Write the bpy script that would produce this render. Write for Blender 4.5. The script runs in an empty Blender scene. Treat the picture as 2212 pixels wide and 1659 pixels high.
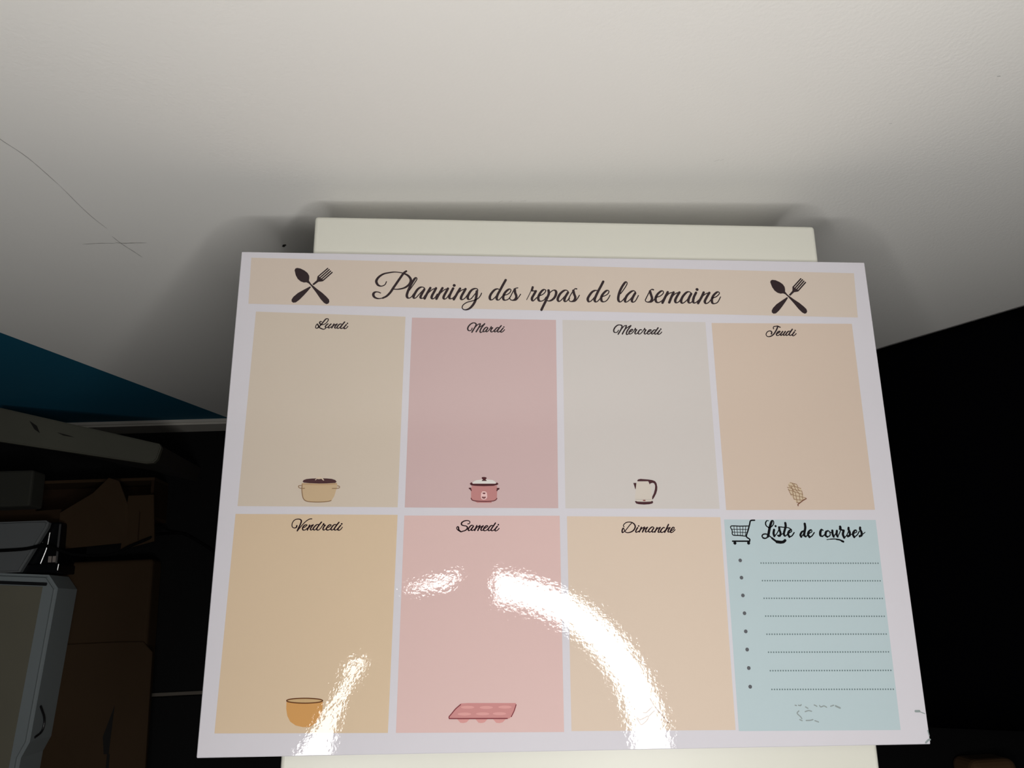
import bpy, bmesh, math, random
from mathutils import Vector, Matrix, Euler
random.seed(7)
S=bpy.context.scene
COL=S.collection
# ---------------------------------------------------------------- camera
cam_d=bpy.data.cameras.new('camera'); cam=bpy.data.objects.new('camera',cam_d); COL.objects.link(cam)
Rv=Vector((0.9973,-0.0434,0.0594)).normalized(); Fv=Vector((0.0690,0.2705,-0.9603)).normalized()
Uv=Rv.cross(Fv).normalized(); Rv=Fv.cross(Uv).normalized()
m=Matrix((Rv,Uv,-Fv)).transposed().to_4x4(); m.translation=Vector((0,0,1.2018)); cam.matrix_world=m
cam_d.sensor_width=36; cam_d.lens=28.644; cam_d.clip_start=.01
S.camera=cam
# ---------------------------------------------------------------- world, light, exposure
RING_POWER=26.5          # emission of the ring lamp's diffuser
RING_C=(0.023,-0.158,1.300); RING_R=(0.186,0.234); RING_TILT=math.radians(22)
wd=bpy.data.worlds.new('world'); S.world=wd; wd.use_nodes=True
wd.node_tree.nodes['Background'].inputs[0].default_value=(.8,.85,1,1)
wd.node_tree.nodes['Background'].inputs[1].default_value=.004
S.view_settings.view_transform='Standard'; S.view_settings.look='None'; S.view_settings.gamma=1
S.view_settings.use_curve_mapping=False; S.view_settings.exposure=0.0
# ---------------------------------------------------------------- helpers
def lin(c):
    return tuple(((v/255)/12.92 if v/255<=.04045 else ((v/255+.055)/1.055)**2.4) for v in c)
MATS={}
def mat(name,col,rough=.5,spec=.5,metal=0,bump=0,bscale=50,noise=0,nscale=20,srgb=True,coat=0,bdist=.001,detail=3,wear=None):
    if name in MATS: return MATS[name]
    M=bpy.data.materials.new(name); M.use_nodes=True; N=M.node_tree.nodes; K=M.node_tree.links; B=N['Principled BSDF']
    c=lin(col) if srgb else col
    B.inputs['Base Color'].default_value=(*c,1); B.inputs['Roughness'].default_value=rough
    B.inputs['Specular IOR Level'].default_value=spec; B.inputs['Metallic'].default_value=metal
    if coat: B.inputs['Coat Weight'].default_value=coat; B.inputs['Coat Roughness'].default_value=.05
    tc=N.new('ShaderNodeTexCoord')
    if noise:
        t=N.new('ShaderNodeTexNoise'); t.inputs['Scale'].default_value=nscale; t.inputs['Detail'].default_value=5
        K.new(tc.outputs['Object'],t.inputs['Vector'])
        mx=N.new('ShaderNodeMix'); mx.data_type='RGBA'
        mx.inputs['A'].default_value=(*[v*(1-noise) for v in c],1); mx.inputs['B'].default_value=(*[min(1,v*(1+noise)) for v in c],1)
        K.new(t.outputs['Fac'],mx.inputs['Factor']); K.new(mx.outputs['Result'],B.inputs['Base Color'])
    if bump:
        t=N.new('ShaderNodeTexNoise'); t.inputs['Scale'].default_value=bscale; t.inputs['Detail'].default_value=detail
        K.new(tc.outputs['Object'],t.inputs['Vector'])
        b=N.new('ShaderNodeBump'); b.inputs['Strength'].default_value=bump; b.inputs['Distance'].default_value=bdist
        K.new(t.outputs['Fac'],b.inputs['Height']); K.new(b.outputs['Normal'],B.inputs['Normal'])
        if coat: K.new(b.outputs['Normal'],B.inputs['Coat Normal'])
    MATS[name]=M; return M
def put(name,bm,m,parent=None,smooth=False,loc=None,rotz=0):
    me=bpy.data.meshes.new(name); bm.to_mesh(me); bm.free()
    for mm in (m if isinstance(m,(list,tuple)) else [m]): me.materials.append(mm)
    if smooth:
        for p in me.polygons: p.use_smooth=True
    o=bpy.data.objects.new(name,me); COL.objects.link(o)
    if parent: o.parent=parent
    if loc: o.location=loc
    if rotz: o.rotation_euler=(0,0,rotz)
    return o
def tag(o,label=None,cat=None,group=None,kind=None):
    if label: o['label']=label
    if cat: o['category']=cat
    if group: o['group']=group
    if kind: o['kind']=kind
    return o
def thing(name,label,cat,loc=(0,0,0),rotz=0):
    o=bpy.data.objects.new(name,None); COL.objects.link(o); o.empty_display_size=.05
    o.location=loc; o.rotation_euler=(0,0,rotz); return tag(o,label,cat)
def box(bm,x0,x1,y0,y1,z0,z1,bev=0,seg=2):
    r=bmesh.ops.create_cube(bm,size=1); vs=r['verts']
    for v in vs: v.co=Vector(((x0+x1)/2+v.co.x*(x1-x0),(y0+y1)/2+v.co.y*(y1-y0),(z0+z1)/2+v.co.z*(z1-z0)))
    if bev:
        es=list({e for v in vs for e in v.link_edges})
        bmesh.ops.bevel(bm,geom=es,offset=bev,segments=seg,affect='EDGES',profile=.5)
    return bm
def bx(*a,**k): return box(bmesh.new(),*a,**k)
def prism(pts,z0,z1,bev=0,seg=2):
    bm=bmesh.new(); lo=[bm.verts.new((x,y,z0)) for x,y in pts]; hi=[bm.verts.new((x,y,z1)) for x,y in pts]
    n=len(pts); bm.faces.new(lo[::-1]); top=bm.faces.new(hi)
    for i in range(n): bm.faces.new((lo[i],lo[(i+1)%n],hi[(i+1)%n],hi[i]))
    bmesh.ops.recalc_face_normals(bm,faces=bm.faces)
    if bev: bmesh.ops.bevel(bm,geom=[e for e in top.edges],offset=bev,segments=seg,affect='EDGES')
    return bm
def cr(pts,n=7):
    if len(pts)<3: return [Vector(p) for p in pts]
    P=[Vector(p) for p in pts]; P=[2*P[0]-P[1]]+P+[2*P[-1]-P[-2]]; out=[]
    for i in range(1,len(P)-2):
        a,b,c,d=P[i-1],P[i],P[i+1],P[i+2]
        for k in range(n):
            t=k/n; out.append(.5*((2*b)+(c-a)*t+(2*a-5*b+4*c-d)*t*t+(3*b-a-3*c+d)*t**3))
    out.append(P[-2]); return out
def tube(bm,pts,r,seg=8,cap=True,n=6,smooth=True):
    P=cr(pts,n) if smooth else [Vector(p) for p in pts]
    rings=[]; up=Vector((0,0,1))
    for i,p in enumerate(P):
        t=(P[min(i+1,len(P)-1)]-P[max(i-1,0)]).normalized()
        a=t.cross(up) if abs(t.z)<.95 else t.cross(Vector((1,0,0))); a.normalize(); b=t.cross(a)
        rr=r(i/(len(P)-1)) if callable(r) else r
        rings.append([bm.verts.new(p+rr*(math.cos(2*math.pi*k/seg)*a+math.sin(2*math.pi*k/seg)*b)) for k in range(seg)])
    for A,B in zip(rings,rings[1:]):
        for k in range(seg): bm.faces.new((A[k],A[(k+1)%seg],B[(k+1)%seg],B[k]))
    if cap: bm.faces.new(rings[0][::-1]); bm.faces.new(rings[-1])
    bmesh.ops.recalc_face_normals(bm,faces=bm.faces); return bm
WORDS={
'Planning':[[70,171,-10232,14066,-10380,13945,-10550,13688,-10785,13299,-11019,12911,-11225,12554,-11461,12287,-11700,12151],[69,169,-11861,12500,-12013,12562,-12189,12563,-12307,12464,-12315,12317,-12202,12173,-11969,12103,-11700,12151],[70,171,-10420,13923,-10696,13975,-11025,13993,-11379,13936,-11704,13847,-11971,13664,-12127,13454,-12161,13276,-12058,13071,-11892,12985,-11729,13002,-11583,13108,-11503,13302],[70,171,-10420,13923,-10170,13799,-10001,13638,-9920,13461,-9938,13283,-10042,13104,-10256,12923,-10499,12825,-10770,12776,-11069,12783],[69,169,-9992,12721,-9821,12989,-9637,13288,-9527,13498,-9548,13607,-9644,13570,-9802,13315,-9983,12927,-10110,12572,-10151,12336,-10087,12190,-9964,12178,-9831,12282,-9700,12490],[69,170,-8999,12878,-9109,12950,-9273,12939,-9461,12788,-9619,12521,-9708,12284,-9679,12182,-9583,12183,-9450,12318,-9238,12585,-9025,12825],[69,170,-9024,12789,-9168,12498,-9258,12262,-9202,12169,-9067,12206,-8961,12384],[69,170,-8630,12905,-8749,12682,-8880,12414,-8989,12154],[69,169,-8905,12326,-8746,12564,-8477,12804,-8260,12890],[69,170,-8260,12890,-8365,12658,-8497,12391,-8535,12214,-8438,12142,-8304,12247,-8171,12484],[69,170,-7835,12909,-7955,12679,-8101,12397,-8220,12146],[69,169,-8127,12308,-7953,12561,-7683,12802,-7478,12879],[69,170,-7478,12879,-7585,12656,-7718,12388,-7757,12211,-7674,12139,-7538,12229,-7391,12467],[69,170,-7135,12899,-7269,12616,-7375,12320,-7341,12179,-7223,12175,-7101,12265,-6966,12444],[103,-7069,13108],[69,170,-6681,12892,-6830,12623,-6964,12356,-7085,12125],[69,170,-6991,12297,-6802,12579,-6557,12790,-6323,12868],[69,171,-6323,12868,-6445,12629,-6581,12362,-6615,12185,-6524,12118,-6360,12218,-6197,12456],[70,171,-5511,12786,-5566,12889,-5704,12907,-5897,12816,-6061,12606,-6169,12339,-6160,12191,-6072,12134,-5948,12195,-5785,12403,-5621,12628],[69,171,-5580,12717,-5598,12465,-5641,12199,-5714,11963,-5850,11726,-6054,11504,-6300,11404,-6477,11454,-6533,11570,-6466,11747,-6221,11926,-5838,12049,-5509,12201,-5345,12410,-5268,12589]],
'des':[[70,171,-4103,12868,-4228,12907,-4421,12824,-4629,12569,-4726,12331,-4698,12169,-4588,12133,-4437,12247,-4243,12486,-4021,12816],[70,172,-3670,13551,-3853,13205,-4048,12815,-4215,12487,-4277,12250,-4217,12133,-4106,12149,-3968,12313,-3829,12469],[70,171,-3829,12469,-3608,12511,-3413,12647,-3329,12827,-3397,12909,-3550,12838,-3745,12613,-3844,12345,-3817,12168,-3693,12117,-3500,12202,-3332,12441],[70,171,-3332,12441,-3191,12740,-3051,12950,-2870,13006],[70,172,-3079,12890,-3054,12653,-2978,12417,-3030,12224,-3197,12118,-3362,12160,-3411,12278,-3360,12382],[69,170,-3197,12118,-3003,12136,-2836,12331,-2695,12555]],
'repas':[[51,86,-2299,12174,-2143,12488,-1999,12816,-1926,13085],[130,150,-1884,13071,-1920,12937,-1949,12847],[86,144,-1958,12802,-1805,12805,-1652,12807],[70,172,-1680,12792,-1809,12552,-1937,12313,-1934,12150,-1844,12108,-1675,12287,-1450,12469],[70,171,-1450,12469,-1254,12546,-1084,12697,-1020,12847,-1113,12914,-1262,12828,-1434,12588,-1530,12319,-1483,12128,-1346,12085,-1150,12177,-1007,12386],[70,172,-836,12859,-821,12627,-924,12358,-1070,12031,-1214,11734,-1335,11473],[70,172,-893,12507,-694,12748,-496,12876,-363,12827,-334,12664,-423,12395,-623,12185,-818,12108,-984,12144],[70,172,465,12811,341,12889,173,12845,-56,12639,-207,12369,-239,12191,-158,12088,-40,12149,189,12405,420,12691],[70,172,457,12721,302,12466,204,12227,242,12094,348,12111,478,12261],[70,172,478,12261,611,12530,815,12861,931,12997,1043,12990],[70,173,815,12861,864,12623,935,12387,866,12193,738,12102,584,12100,504,12202,549,12321],[70,172,626,12091,877,12104,1049,12270,1211,12539]],
'de':[[71,173,2385,12907,2244,12893,2058,12776,1867,12520,1761,12295,1803,12118,1908,12105,2081,12255,2316,12571,2466,12827],[71,174,2845,13547,2678,13220,2466,12827,2284,12437,2214,12228,2271,12101,2383,12112,2529,12262,2705,12473],[70,173,2705,12473,2903,12530,3105,12658,3202,12839,3115,12921,2972,12850,2767,12623,2659,12383,2687,12161,2830,12103,3001,12180,3149,12361,3255,12571]],
'la':[[71,173,3974,12696,4226,13035,4431,13375,4427,13535,4307,13499,4074,13158,3899,12778,3803,12401,3821,12193,3928,12111,4069,12205,4236,12407],[71,174,4985,12829,4871,12919,4670,12841,4401,12577,4258,12282,4270,12124,4400,12135,4626,12330,4920,12702],[71,174,4962,12753,4789,12457,4706,12206,4792,12111,4954,12210,5170,12589]],
'semaine':[[71,173,5629,12303,5783,12598,5959,12915,6084,13035,6202,13016],[71,174,5965,12895,6023,12644,6074,12373,5957,12175,5757,12126,5634,12191,5625,12303,5681,12387],[71,173,5796,12114,6034,12142,6243,12354,6370,12503],[71,174,6348,12460,6652,12582,6853,12774,6850,12921,6711,12919,6460,12692,6313,12397,6339,12168,6505,12108,6751,12257,6923,12490],[71,175,7164,12863,7008,12575,6761,12091],[71,174,6870,12259,7088,12597,7298,12790,7560,12848],[71,175,7560,12848,7402,12539,7217,12118],[71,174,7307,12287,7526,12625,7735,12788,7958,12855],[71,175,7958,12855,7759,12545,7630,12271,7680,12113,7853,12170,8026,12381],[71,175,8770,12804,8618,12907,8414,12841,8156,12551,8026,12256,8074,12098,8207,12120,8460,12346,8723,12707],[71,175,8747,12762,8565,12431,8517,12200,8610,12106,8768,12204,8943,12437],[71,175,9084,12851,8909,12520,8837,12226,8920,12110,9084,12188,9212,12315],[107,9168,13080],[71,175,9604,12876,9427,12528,9165,12093],[71,174,9269,12274,9511,12593,9765,12794,9989,12857],[71,175,9989,12857,9786,12534,9632,12238,9700,12088,9877,12158,10095,12413],[71,175,10139,12468,10427,12577,10655,12791,10633,12918,10492,12894,10254,12667,10120,12371,10141,12128,10309,12089,10518,12209,10726,12569]],
'Lundi':[[61,95,-15544,10464,-15618,10471,-15674,10398,-15622,10299,-15513,10258,-15369,10288,-15228,10404,-15137,10563,-15141,10649,-15216,10669,-15307,10625,-15418,10473,-15542,10300,-15666,10141,-15767,10040,-15858,10011,-15914,10067,-15883,10210,-15814,10297,-15757,10212,-15676,10070,-15538,9986,-15403,9945,-15299,9989,-15258,10075],[61,95,-15137,10313,-15220,10247,-15294,10132,-15257,10061,-15184,10069,-15095,10135],[61,95,-14944,10308,-15032,10207,-15106,10092,-15063,10035,-14972,10079,-14882,10137],[61,95,-14757,10310,-14818,10195,-14884,10045],[61,95,-14829,10138,-14740,10225,-14650,10283,-14558,10313],[61,95,-14558,10313,-14645,10197,-14699,10083,-14650,10026,-14572,10070],[61,95,-14278,10317,-14358,10316,-14461,10243,-14553,10084,-14517,10028,-14437,10029,-14336,10144,-14237,10289],[61,95,-14084,10455,-14197,10303,-14309,10130,-14318,10030,-14224,10017,-14135,10104],[61,95,-13969,10278,-14070,10148,-14105,10033,-14050,9998,-13945,10049,-13864,10165],[50,-13900,10365]],
'Mardi':[[62,96,-5627,10457,-5716,10506,-5838,10498,-5987,10409,-6109,10263,-6162,10118,-6134,10003,-6039,9961,-5931,10006,-5871,10151],[62,96,-5716,10506,-5627,10443,-5633,10327,-5741,10124,-5890,9863],[62,96,-5795,10065,-5647,10240,-5498,10401,-5362,10453],[62,96,-5348,10446,-5389,10301,-5497,10098,-5618,9895],[62,96,-5524,10069,-5388,10215,-5225,10332,-5076,10457],[62,96,-5062,10457,-5198,10275,-5307,10100,-5361,9941,-5340,9855,-5265,9870,-5211,9900],[62,96,-4858,10178,-4926,10220,-5035,10161,-5157,9987,-5116,9901,-5007,9960,-4871,10135],[62,96,-4858,10149,-4953,10004,-4967,9917,-4899,9911,-4803,9991],[62,96,-4803,9991,-4708,10137,-4626,10268],[62,96,-4640,10239,-4654,10152,-4545,10182],[62,96,-4545,10182,-4640,10065,-4667,9950,-4613,9893,-4518,9937,-4436,10025],[62,96,-4163,10209,-4245,10200,-4354,10098,-4436,9953,-4382,9903,-4273,9984,-4163,10144],[62,96,-3985,10334,-4108,10173,-4218,9999,-4219,9912,-4137,9899,-4055,9972],[62,96,-3870,10162,-3973,10031,-4028,9929,-3974,9886,-3864,9945,-3768,10062],[48,-3812,10249]],
'Mercredi':[[63,98,3954,10424,3824,10493,3655,10456,3499,10314,3408,10138,3419,9998,3517,9956,3635,9992,3724,10124],[63,98,3824,10493,3947,10459,3958,10337,3857,10126,3686,9845],[63,97,3803,10038,3963,10249,4121,10427,4239,10454],[63,98,4255,10446,4197,10270,4070,10059,3962,9865],[63,98,4053,10041,4212,10235,4385,10360,4540,10458],[63,98,4556,10450,4413,10255,4287,10061,4230,9903,4259,9825,4361,9870],[63,98,4468,10011,4587,10065,4676,10171,4611,10196,4489,10099,4407,9958,4445,9871,4580,9908,4720,10049],[63,98,4720,10049,4793,10172,4847,10252],[63,98,4847,10252,4835,10173,4926,10165],[63,98,4926,10165,4836,10033,4805,9911,4878,9877,5017,9983],[63,98,5259,10143,5211,10187,5108,10124,5016,9966,5045,9879,5163,9898,5304,10039],[63,98,5304,10039,5394,10163,5466,10260],[63,98,5466,10260,5462,10181,5544,10164],[63,98,5544,10164,5453,10023,5422,9918,5495,9875,5617,9973],[63,98,5704,10026,5824,10080,5895,10160,5830,10186,5725,10114,5634,9973,5662,9877,5781,9905,5905,10029],[63,98,6197,10173,6097,10171,5974,10065,5900,9942,5947,9881,6050,9943,6212,10138],[63,98,6365,10324,6247,10156,6119,9979,6131,9883,6215,9893,6321,9999],[63,98,6463,10141,6355,10000,6315,9894,6381,9869,6484,9914,6591,10029],[55,6536,10230]],
'Jeudi':[[64,100,14144,10343,14118,10431,14190,10513,14320,10537,14421,10553,14502,10510,14598,10467],[64,100,14433,10524,14375,10375,14272,10197,14124,9990,13955,9855,13793,9795,13667,9808,13592,9910,13617,10027,13714,10146,13846,10199,13944,10178,13986,10105,13953,9987],[64,99,14354,10022,14488,10082,14568,10172,14498,10185,14376,10096,14291,9962,14327,9889,14442,9905,14566,10010],[64,100,14739,10174,14641,10055,14566,9936,14611,9893,14702,9953,14795,10027],[64,100,14924,10176,14826,10057,14759,9953,14796,9895,14885,9940,14977,10000],[64,100,15239,10195,15153,10194,15046,10119,14930,9955,14981,9897,15069,9928,15196,10062],[64,100,15410,10337,15312,10210,15179,10032,15169,9929,15251,9900,15358,9975],[64,100,15534,10154,15420,10020,15366,9917,15448,9881,15554,9948,15642,10038],[52,15594,10251]],
'Vendredi':[[55,85,-16307,-2537,-16333,-2634,-16435,-2674,-16551,-2633,-16598,-2520,-16569,-2342,-16450,-2197,-16275,-2148,-16128,-2173,-16058,-2262,-16096,-2440,-16195,-2667,-16264,-2844],[55,85,-16264,-2844,-16159,-2715,-15995,-2505,-15783,-2279,-15581,-2150,-15444,-2134],[55,85,-15890,-2651,-15781,-2587,-15705,-2506,-15787,-2490,-15896,-2554,-15960,-2683,-15921,-2796,-15785,-2781,-15678,-2684],[55,85,-15552,-2507,-15616,-2652,-15672,-2797],[55,85,-15643,-2733,-15538,-2604,-15446,-2523,-15343,-2491],[55,85,-15343,-2491,-15440,-2620,-15497,-2749,-15446,-2798,-15352,-2750],[55,85,-15029,-2475,-15141,-2491,-15248,-2588,-15330,-2717,-15269,-2798,-15175,-2750,-15026,-2524],[55,85,-14859,-2330,-14995,-2508,-15113,-2702,-15091,-2799,-14979,-2783,-14873,-2670],[55,85,-14873,-2670,-14784,-2525,-14733,-2411],[55,85,-14724,-2427,-14721,-2492,-14631,-2517],[55,85,-14631,-2517,-14721,-2638,-14746,-2767,-14672,-2800,-14548,-2703],[55,85,-14454,-2655,-14344,-2590,-14275,-2509,-14365,-2493,-14474,-2574,-14547,-2719,-14494,-2808,-14351,-2768,-14242,-2672],[55,85,-13993,-2478,-14106,-2494,-14213,-2607,-14279,-2752,-14220,-2801,-14125,-2753,-13990,-2543],[55,86,-13821,-2348,-13943,-2510,-14078,-2721,-14042,-2802,-13946,-2786,-13853,-2689],[55,85,-13707,-2527,-13822,-2673,-13865,-2786,-13799,-2818,-13704,-2770,-13605,-2641],[52,-13652,-2438]],
'Samedi':[[56,87,-6088,-2459,-5997,-2437,-5951,-2346,-6013,-2278,-6150,-2255,-6317,-2293,-6439,-2376,-6468,-2466,-6422,-2527,-6300,-2565,-6178,-2588,-6102,-2663,-6132,-2769,-6252,-2859,-6389,-2896,-6495,-2926,-6632,-2858,-6732,-2767,-6748,-2677,-6687,-2617,-6641,-2677,-6617,-2813,-6495,-2926],[56,87,-5737,-2574,-5813,-2536,-5920,-2588,-6040,-2754,-6025,-2859,-5934,-2829,-5782,-2634],[56,87,-5737,-2604,-5843,-2754,-5842,-2845,-5766,-2845,-5675,-2770],[56,87,-5531,-2559,-5599,-2710,-5660,-2853],[56,87,-5614,-2785,-5508,-2650,-5341,-2559],[56,87,-5341,-2559,-5401,-2695,-5469,-2853],[56,87,-5432,-2786,-5310,-2650,-5142,-2575],[56,87,-5142,-2575,-5249,-2711,-5279,-2816,-5218,-2854,-5096,-2771],[56,87,-5051,-2726,-4929,-2666,-4860,-2591,-4944,-2568,-5051,-2651,-5119,-2771,-5081,-2869,-4959,-2847,-4837,-2742],[56,87,-4562,-2554,-4654,-2561,-4761,-2652,-4845,-2802,-4792,-2870,-4700,-2818,-4562,-2607],[56,87,-4401,-2410,-4517,-2577,-4654,-2773,-4639,-2863,-4548,-2863,-4441,-2773],[56,87,-4287,-2607,-4395,-2743,-4426,-2864,-4349,-2879,-4258,-2819,-4173,-2729],[49,-4223,-2509]],
'Dimanche':[[57,88,3493,-2658,3455,-2578,3548,-2454,3715,-2374,3916,-2374,4094,-2455,4186,-2616,4131,-2794,3979,-2935,3776,-3006,3613,-2996,3527,-2899,3448,-2730,3366,-2863,3369,-2996,3432,-2987,3583,-2863,3737,-2686,3872,-2526,3967,-2446],[57,88,4336,-2705,4238,-2847,4205,-2963,4267,-2989,4379,-2919],[50,4404,-2607],[57,88,4564,-2688,4493,-2830,4413,-2972],[57,88,4462,-2901,4588,-2759,4756,-2679],[57,88,4756,-2679,4694,-2813,4622,-2973],[57,88,4671,-2902,4788,-2760,4946,-2689],[57,88,4946,-2689,4839,-2831,4805,-2955,4867,-2973,4998,-2903],[57,88,5337,-2708,5249,-2663,5117,-2743,4999,-2885,5049,-2983,5160,-2939,5316,-2761],[57,88,5335,-2743,5227,-2885,5231,-2974,5304,-2975,5417,-2904],[57,88,5538,-2708,5457,-2850,5385,-2984],[57,88,5435,-2904,5571,-2762,5739,-2700],[57,88,5739,-2700,5639,-2851,5595,-2975,5667,-2993,5782,-2905],[57,88,6011,-2727,5958,-2700,5844,-2780,5744,-2922,5794,-3003,5905,-2976,6039,-2870],[57,89,6261,-2522,6138,-2745,5995,-2994],[57,88,6074,-2888,6211,-2745,6341,-2710],[57,89,6341,-2710,6241,-2853,6207,-2959,6288,-2977,6402,-2906],[57,88,6439,-2889,6554,-2818,6615,-2720,6543,-2693,6427,-2800,6364,-2924,6395,-3013,6526,-2960,6653,-2836]],
'Liste':[[47,82,12575,-2306,12464,-2305,12371,-2444,12402,-2614,12521,-2707],[69,163,12519,-2723,12714,-2677,12876,-2492,12876,-2322,12779,-2337,12660,-2584,12569,-2861,12498,-3107,12451,-3260],[81,81,12519,-3215,12354,-3122,12162,-3137,12073,-3244,12126,-3351],[81,137,12126,-3351,12266,-3382,12433,-3291,12530,-3107],[75,75,12534,-3230,12709,-3384],[125,125,12694,-3374,12855,-3506,12974,-3583],[187,187,12973,-3592,13224,-3624],[171,171,13192,-3624,13385,-3600,13505,-3509],[63,144,12871,-2862,12818,-3077,12849,-3246],[62,81,12848,-3262,13006,-3109,13173,-2863,13252,-2709],[69,12989,-2637],[63,138,13204,-2709,13218,-2894,13263,-3079,13200,-3232,13117,-3262],[50,63,13117,-3262,13044,-3201,13269,-3171,13472,-3048],[63,145,13623,-2447,13625,-2648,13536,-2895,13466,-3110,13532,-3248,13686,-3141],[63,69,13287,-2684,13538,-2716,13791,-2741,13971,-2850],[63,144,13822,-3049,13975,-2958,13937,-2865,13800,-2957,13733,-3141,13797,-3295],[75,94,13796,-3301,13962,-3234,14126,-3035]],
'de2':[[69,152,14855,-2496,14860,-2744,14781,-3021,14745,-3206,14833,-3283],[69,138,14776,-2929,14625,-2990,14510,-3175,14544,-3298],[69,75,14544,-3298,14669,-3175,14785,-2991],[63,75,14833,-3283,14953,-3207,15094,-3084],[63,145,15062,-3084,15248,-2992,15229,-2868,15075,-2961,14991,-3145,15068,-3315],[75,94,15067,-3324,15236,-3238,15402,-3039]],
'courses':[[76,158,15977,-2901,15887,-2855,15787,-3024,15780,-3225,15903,-3271],[69,75,15903,-3271,16077,-3148],[69,145,16294,-2933,16159,-2995,16102,-3210,16203,-3303],[69,126,16202,-3309,16389,-3211,16383,-2995,16280,-2918],[57,63,16383,-2995,16504,-3057],[63,145,16568,-2918,16560,-3119,16604,-3289],[63,69,16604,-3289,16752,-3120,16855,-2935],[63,139,16855,-2935,16813,-3151,16860,-3290],[63,76,16860,-3290,17016,-3059,17123,-2843],[114,165,17093,-2688,17098,-2781],[95,127,17044,-2827,17197,-2889,17290,-2920],[70,152,17290,-2920,17213,-3152,17269,-3352],[63,76,17267,-3368,17446,-3214,17609,-2937],[114,139,17626,-2751,17607,-2828],[70,146,17605,-2844,17662,-3030,17639,-3215,17501,-3292],[50,63,17460,-3230,17641,-3199,17843,-3123],[63,145,17943,-3092,18115,-3000,18081,-2892,17943,-2969,17855,-3154,17914,-3324],[69,82,17914,-3324,18124,-3185,18280,-2970],[114,140,18368,-2737,18346,-2830],[70,146,18344,-2846,18417,-3032,18393,-3217,18255,-3294],[51,70,18230,-3232,18413,-3186,18642,-3032],[44,44,16151,-3472,16394,-3442],[63,63,16378,-3445,16651,-3433,16777,-3449],[94,94,16761,-3452,16964,-3490,17114,-3567],[132,132,17084,-3552,17181,-3598]],
}
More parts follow.
